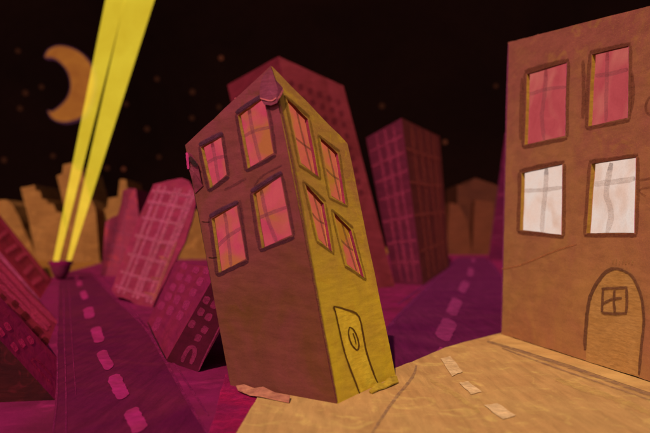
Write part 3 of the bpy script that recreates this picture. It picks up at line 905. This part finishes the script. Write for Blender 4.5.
    s3 = paint("fuchsia_dab_paint", a((152, 26, 72), n3), size=.8, alpha=(.55, .98))
    for x, y_ in ((1, 332), (7.5, 326.5), (14.5, 347), (22, 343), (30.5, 340)):
        dab("window", ps, (x, y_), (-.7, -1), 5.5, 9.5, s3, t, .008)
    s4 = paint("fuchsia_line_paint", a((122, 18, 54), n3), size=.8, alpha=(.4, .9))
    d = stroke("door", ps, [(52.5, 377), (44, 367), (37, 360), (33, 358.5), (32, 361), (38, 369), (51, 383)], 2.6, s4, t, .008, step=2)

    # --- purple tower half hidden by the amber house
    yy = 112.0
    b = [D(488, 259.5, yy), D(540, 262.3, 100), D(600, 259, 118)]
    b = [V((p.x, p.y, 0)) for p in b]
    tp = [D(505.5, 133, yy), D(556, 128, 100), D(610, 140, 118)]
    n4 = pn(b[0], b[1], tp[0])
    m4 = paint("grape_paint", a((94, 18, 46), n4), a((78, 14, 44), n4), size=6, bump=.2)
    t, pL, _ = block("purple_tower", "purple tower with pale bands, almost hidden behind the amber house", "tower", b, tp, (m4, m4, m4))
    mg_ = paint("pale_grape_paint", a((118, 32, 62), n4), a((110, 28, 60), n4), size=3, alpha=(.4, .9))
    for l in ([(498, 196), (506, 193), (520, 191)], [(494, 219), (503, 217), (516, 216)], [(491, 238), (502, 236), (512, 236)], [(502, 166), (508, 164), (516, 163)]):
        stroke("band", pL, l, 3, mg_, t, .03, step=4)

    # --- ochre skyline far behind
    FN = V((0, -1, 0))
    o1 = paint("ochre_tower_paint", a((140, 84, 40), FN), a((120, 68, 30), FN), cc=a((158, 96, 46), FN), size=5, bump=.25)
    o2 = paint("umber_tower_paint", a((80, 34, 20), FN), a((68, 28, 18), FN), size=6, bump=.25)
    o3 = paint("rust_tower_paint", a((100, 44, 26), FN), a((90, 40, 24), FN), size=6, bump=.25)
    sky_b = [
        ("short leaning ochre skyline block at the left edge behind the red houses", 118, o1, [(-14, 262), (-14, 203), (-8, 203), (-7, 200), (7, 200), (13, 205.5), (20, 219), (24, 230), (40, 262)], 9),
        ("broad ochre skyline building stepping down to the right, left of the yellow beams", 112, o1, [(38, 266), (28.5, 219), (20.8, 188), (34.4, 185), (35.8, 190.5), (40, 191), (42, 199), (46.5, 200), (48, 203.5), (53.6, 204), (56, 211.5), (61, 212.5), (64, 222), (80, 266)], 10),
        ("tall ochre skyline building with a stepped top right behind the yellow beams", 104, o1, [(74, 266), (64, 206), (56.5, 176), (62.6, 173.5), (63, 165), (72, 163), (76, 170), (83, 171.5), (86, 184), (90, 198), (95.5, 209), (100, 266)], 9),
        ("spiked ochre skyline building between the beams and the crimson stepped tower", 108, o1, [(93, 264), (92, 210), (107, 208.5), (108, 198.5), (118, 197), (119.8, 179.5), (126, 179.5), (127.5, 191), (133, 191), (137.6, 201), (139.5, 218), (144, 264)], 9),
        ("wide low ochre skyline block in the gap left of the crooked house", 116, o1, [(150, 262), (150, 214), (176, 212), (215, 208), (232, 216), (240, 262)], 8),
        ("big dark umber skyline building with a peaked roof left of the amber house", 150, o2, [(456, 257), (457.3, 185), (468, 184.5), (475, 178), (484, 181), (499, 186), (506, 188), (506, 257)], 14),
        ("small rust skyline block in front of the umber one, beside the gridded tower", 147, o3, [(446, 258), (449.5, 202.5), (459, 205), (467, 221), (470, 236), (472, 258)], 6),
        ("pale rust skyline slab in front of the umber building's right half", 146.5, o3, [(471.5, 258), (475, 200), (493, 201.5), (495, 258)], 6),
    ]
    for label, yy, m, ol, dep in sky_b:
        pl = Plane(D(0, 230, yy), D(100, 230, yy), D(0, 180, yy))
        q = [pl.P(*p) for p in hand(ol, 4, .2)]
        for p in q:
            p.z = max(p.z, -.05)
        t = thing("skyline_building", label, "building", V((q[0].x, yy, 0)), "ochre buildings along the skyline")
        board("wall", pl, q, [], m, t, dep)


# ------------------------------------------------------------------ searchlight with two beams
def lathe(prof, c, axis, n=28, squash=1.0):
    z = axis.normalized()
    x = V((0, 1, 0)).cross(z).normalized()
    y = z.cross(x)
    vs, fs = [], []
    for r, h in prof:
        for k in range(n):
            th = math.tau * k / n
            vs.append(c + z * h + x * (r * math.cos(th)) + y * (r * math.sin(th) * squash))
    for j in range(len(prof) - 1):
        for k in range(n):
            fs.append((j * n + k, j * n + (k + 1) % n, (j + 1) * n + (k + 1) % n, (j + 1) * n + k))
    fs.append(tuple(range(n)))
    fs.append(tuple((len(prof) - 1) * n + k for k in range(n)))
    return vs, fs


def build_searchlight():
    bot = G(60.5, 279.5)
    y = bot.y
    s = y / FPX
    t = thing("searchlight", "purple tub searchlight at the far end of the left road throwing two yellow beams", "searchlight", bot)
    a = albedo
    f = V((.1, -1, .1)).normalized()
    mb = paint("plum_tub_paint", a((120, 30, 58), f), a((110, 26, 56), f), size=1)
    mt = paint("magenta_rim_paint", a((136, 18, 66), f), size=1)
    mk = paint("dark_pin_paint", (.03, .008, .02), size=.5)
    prof = [(0.5 * s, 0), (3.2 * s, .7 * s), (5.6 * s, 3 * s), (7.6 * s, 6.5 * s), (9.0 * s, 10.5 * s), (9.9 * s, 14 * s)]
    vs, fs = lathe(prof, bot, V((0, 0, 1)))
    obj("body", vs, fs, mb, t, smooth=False)
    vs, fs = lathe([(9.9 * s, 13.9 * s), (10.4 * s, 14.6 * s), (10.6 * s, 18.4 * s), (9.4 * s, 18.6 * s), (9.0 * s, 14.8 * s)], bot, V((0, 0, 1)))
    obj("rim", vs, fs, mt, t)
    for sx in (-1, 1):
        vs, fs = lathe([(.9 * s, 0), (.9 * s, 2.6 * s)], bot + V((sx * 10.0 * s, 0, 15.5 * s)), V((sx, 0, .25)), 10)
        obj("pin", vs, fs, mk, t)
    ye = glow("yellow_beam_light", tuple(x * .5 for x in lin((226, 196, 52))), tuple(x * .46 for x in lin((224, 190, 46))), size=3)
    tr_, out_ = ye.node_tree.nodes.new("ShaderNodeBsdfTransparent"), ye.node_tree.nodes["Material Output"]
    tr_.inputs[0].default_value = (.78, .78, .78, 1)         # light shaft: lets what is behind it and the sun through
    ad_ = ye.node_tree.nodes.new("ShaderNodeAddShader")
    ye.node_tree.links.new(ye.node_tree.nodes["Emission"].outputs[0], ad_.inputs[0])
    ye.node_tree.links.new(tr_.outputs[0], ad_.inputs[1])
    ye.node_tree.links.new(ad_.outputs[0], out_.inputs[0])

    def beam(p0, r0, p1, r1, yy0, yy1):
        a0, a1 = D(*p0, yy0), D(*p1, yy1)
        l = (a1 - a0).length
        R0, R1 = r0 * yy0 / FPX, r1 * yy1 / FPX
        z = (a1 - a0).normalized()
        vs, fs = lathe([(R0, 0), (R0 + (R1 - R0) * .5, l * .5), (R1, l)], a0, z, 40, .35)
        o = obj("light_beam", vs, fs, ye, t, smooth=False)
        return a0, z
    # straight out to well above the picture's top edge
    for p0, r0, p1, r1, yy in (((55.4, 263.5), 2.8, (124.2, -40), 10.7, y - .2), ((68.1, 263.5), 2.1, (150.2, -40), 16.5, y + 1.2)):
        a0, z = beam(p0, r0, p1, r1, yy, yy)
        vs, fs = lathe([(r0 * 1.15 * s, -2.2 * s), (r0 * 1.3 * s, -.2 * s)], a0, z, 20)
        obj("lamp", vs, fs, mt, t)


build_sky()
build_ground()
build_rear_city()
build_searchlight()
build_crooked_house()
build_amber_house()
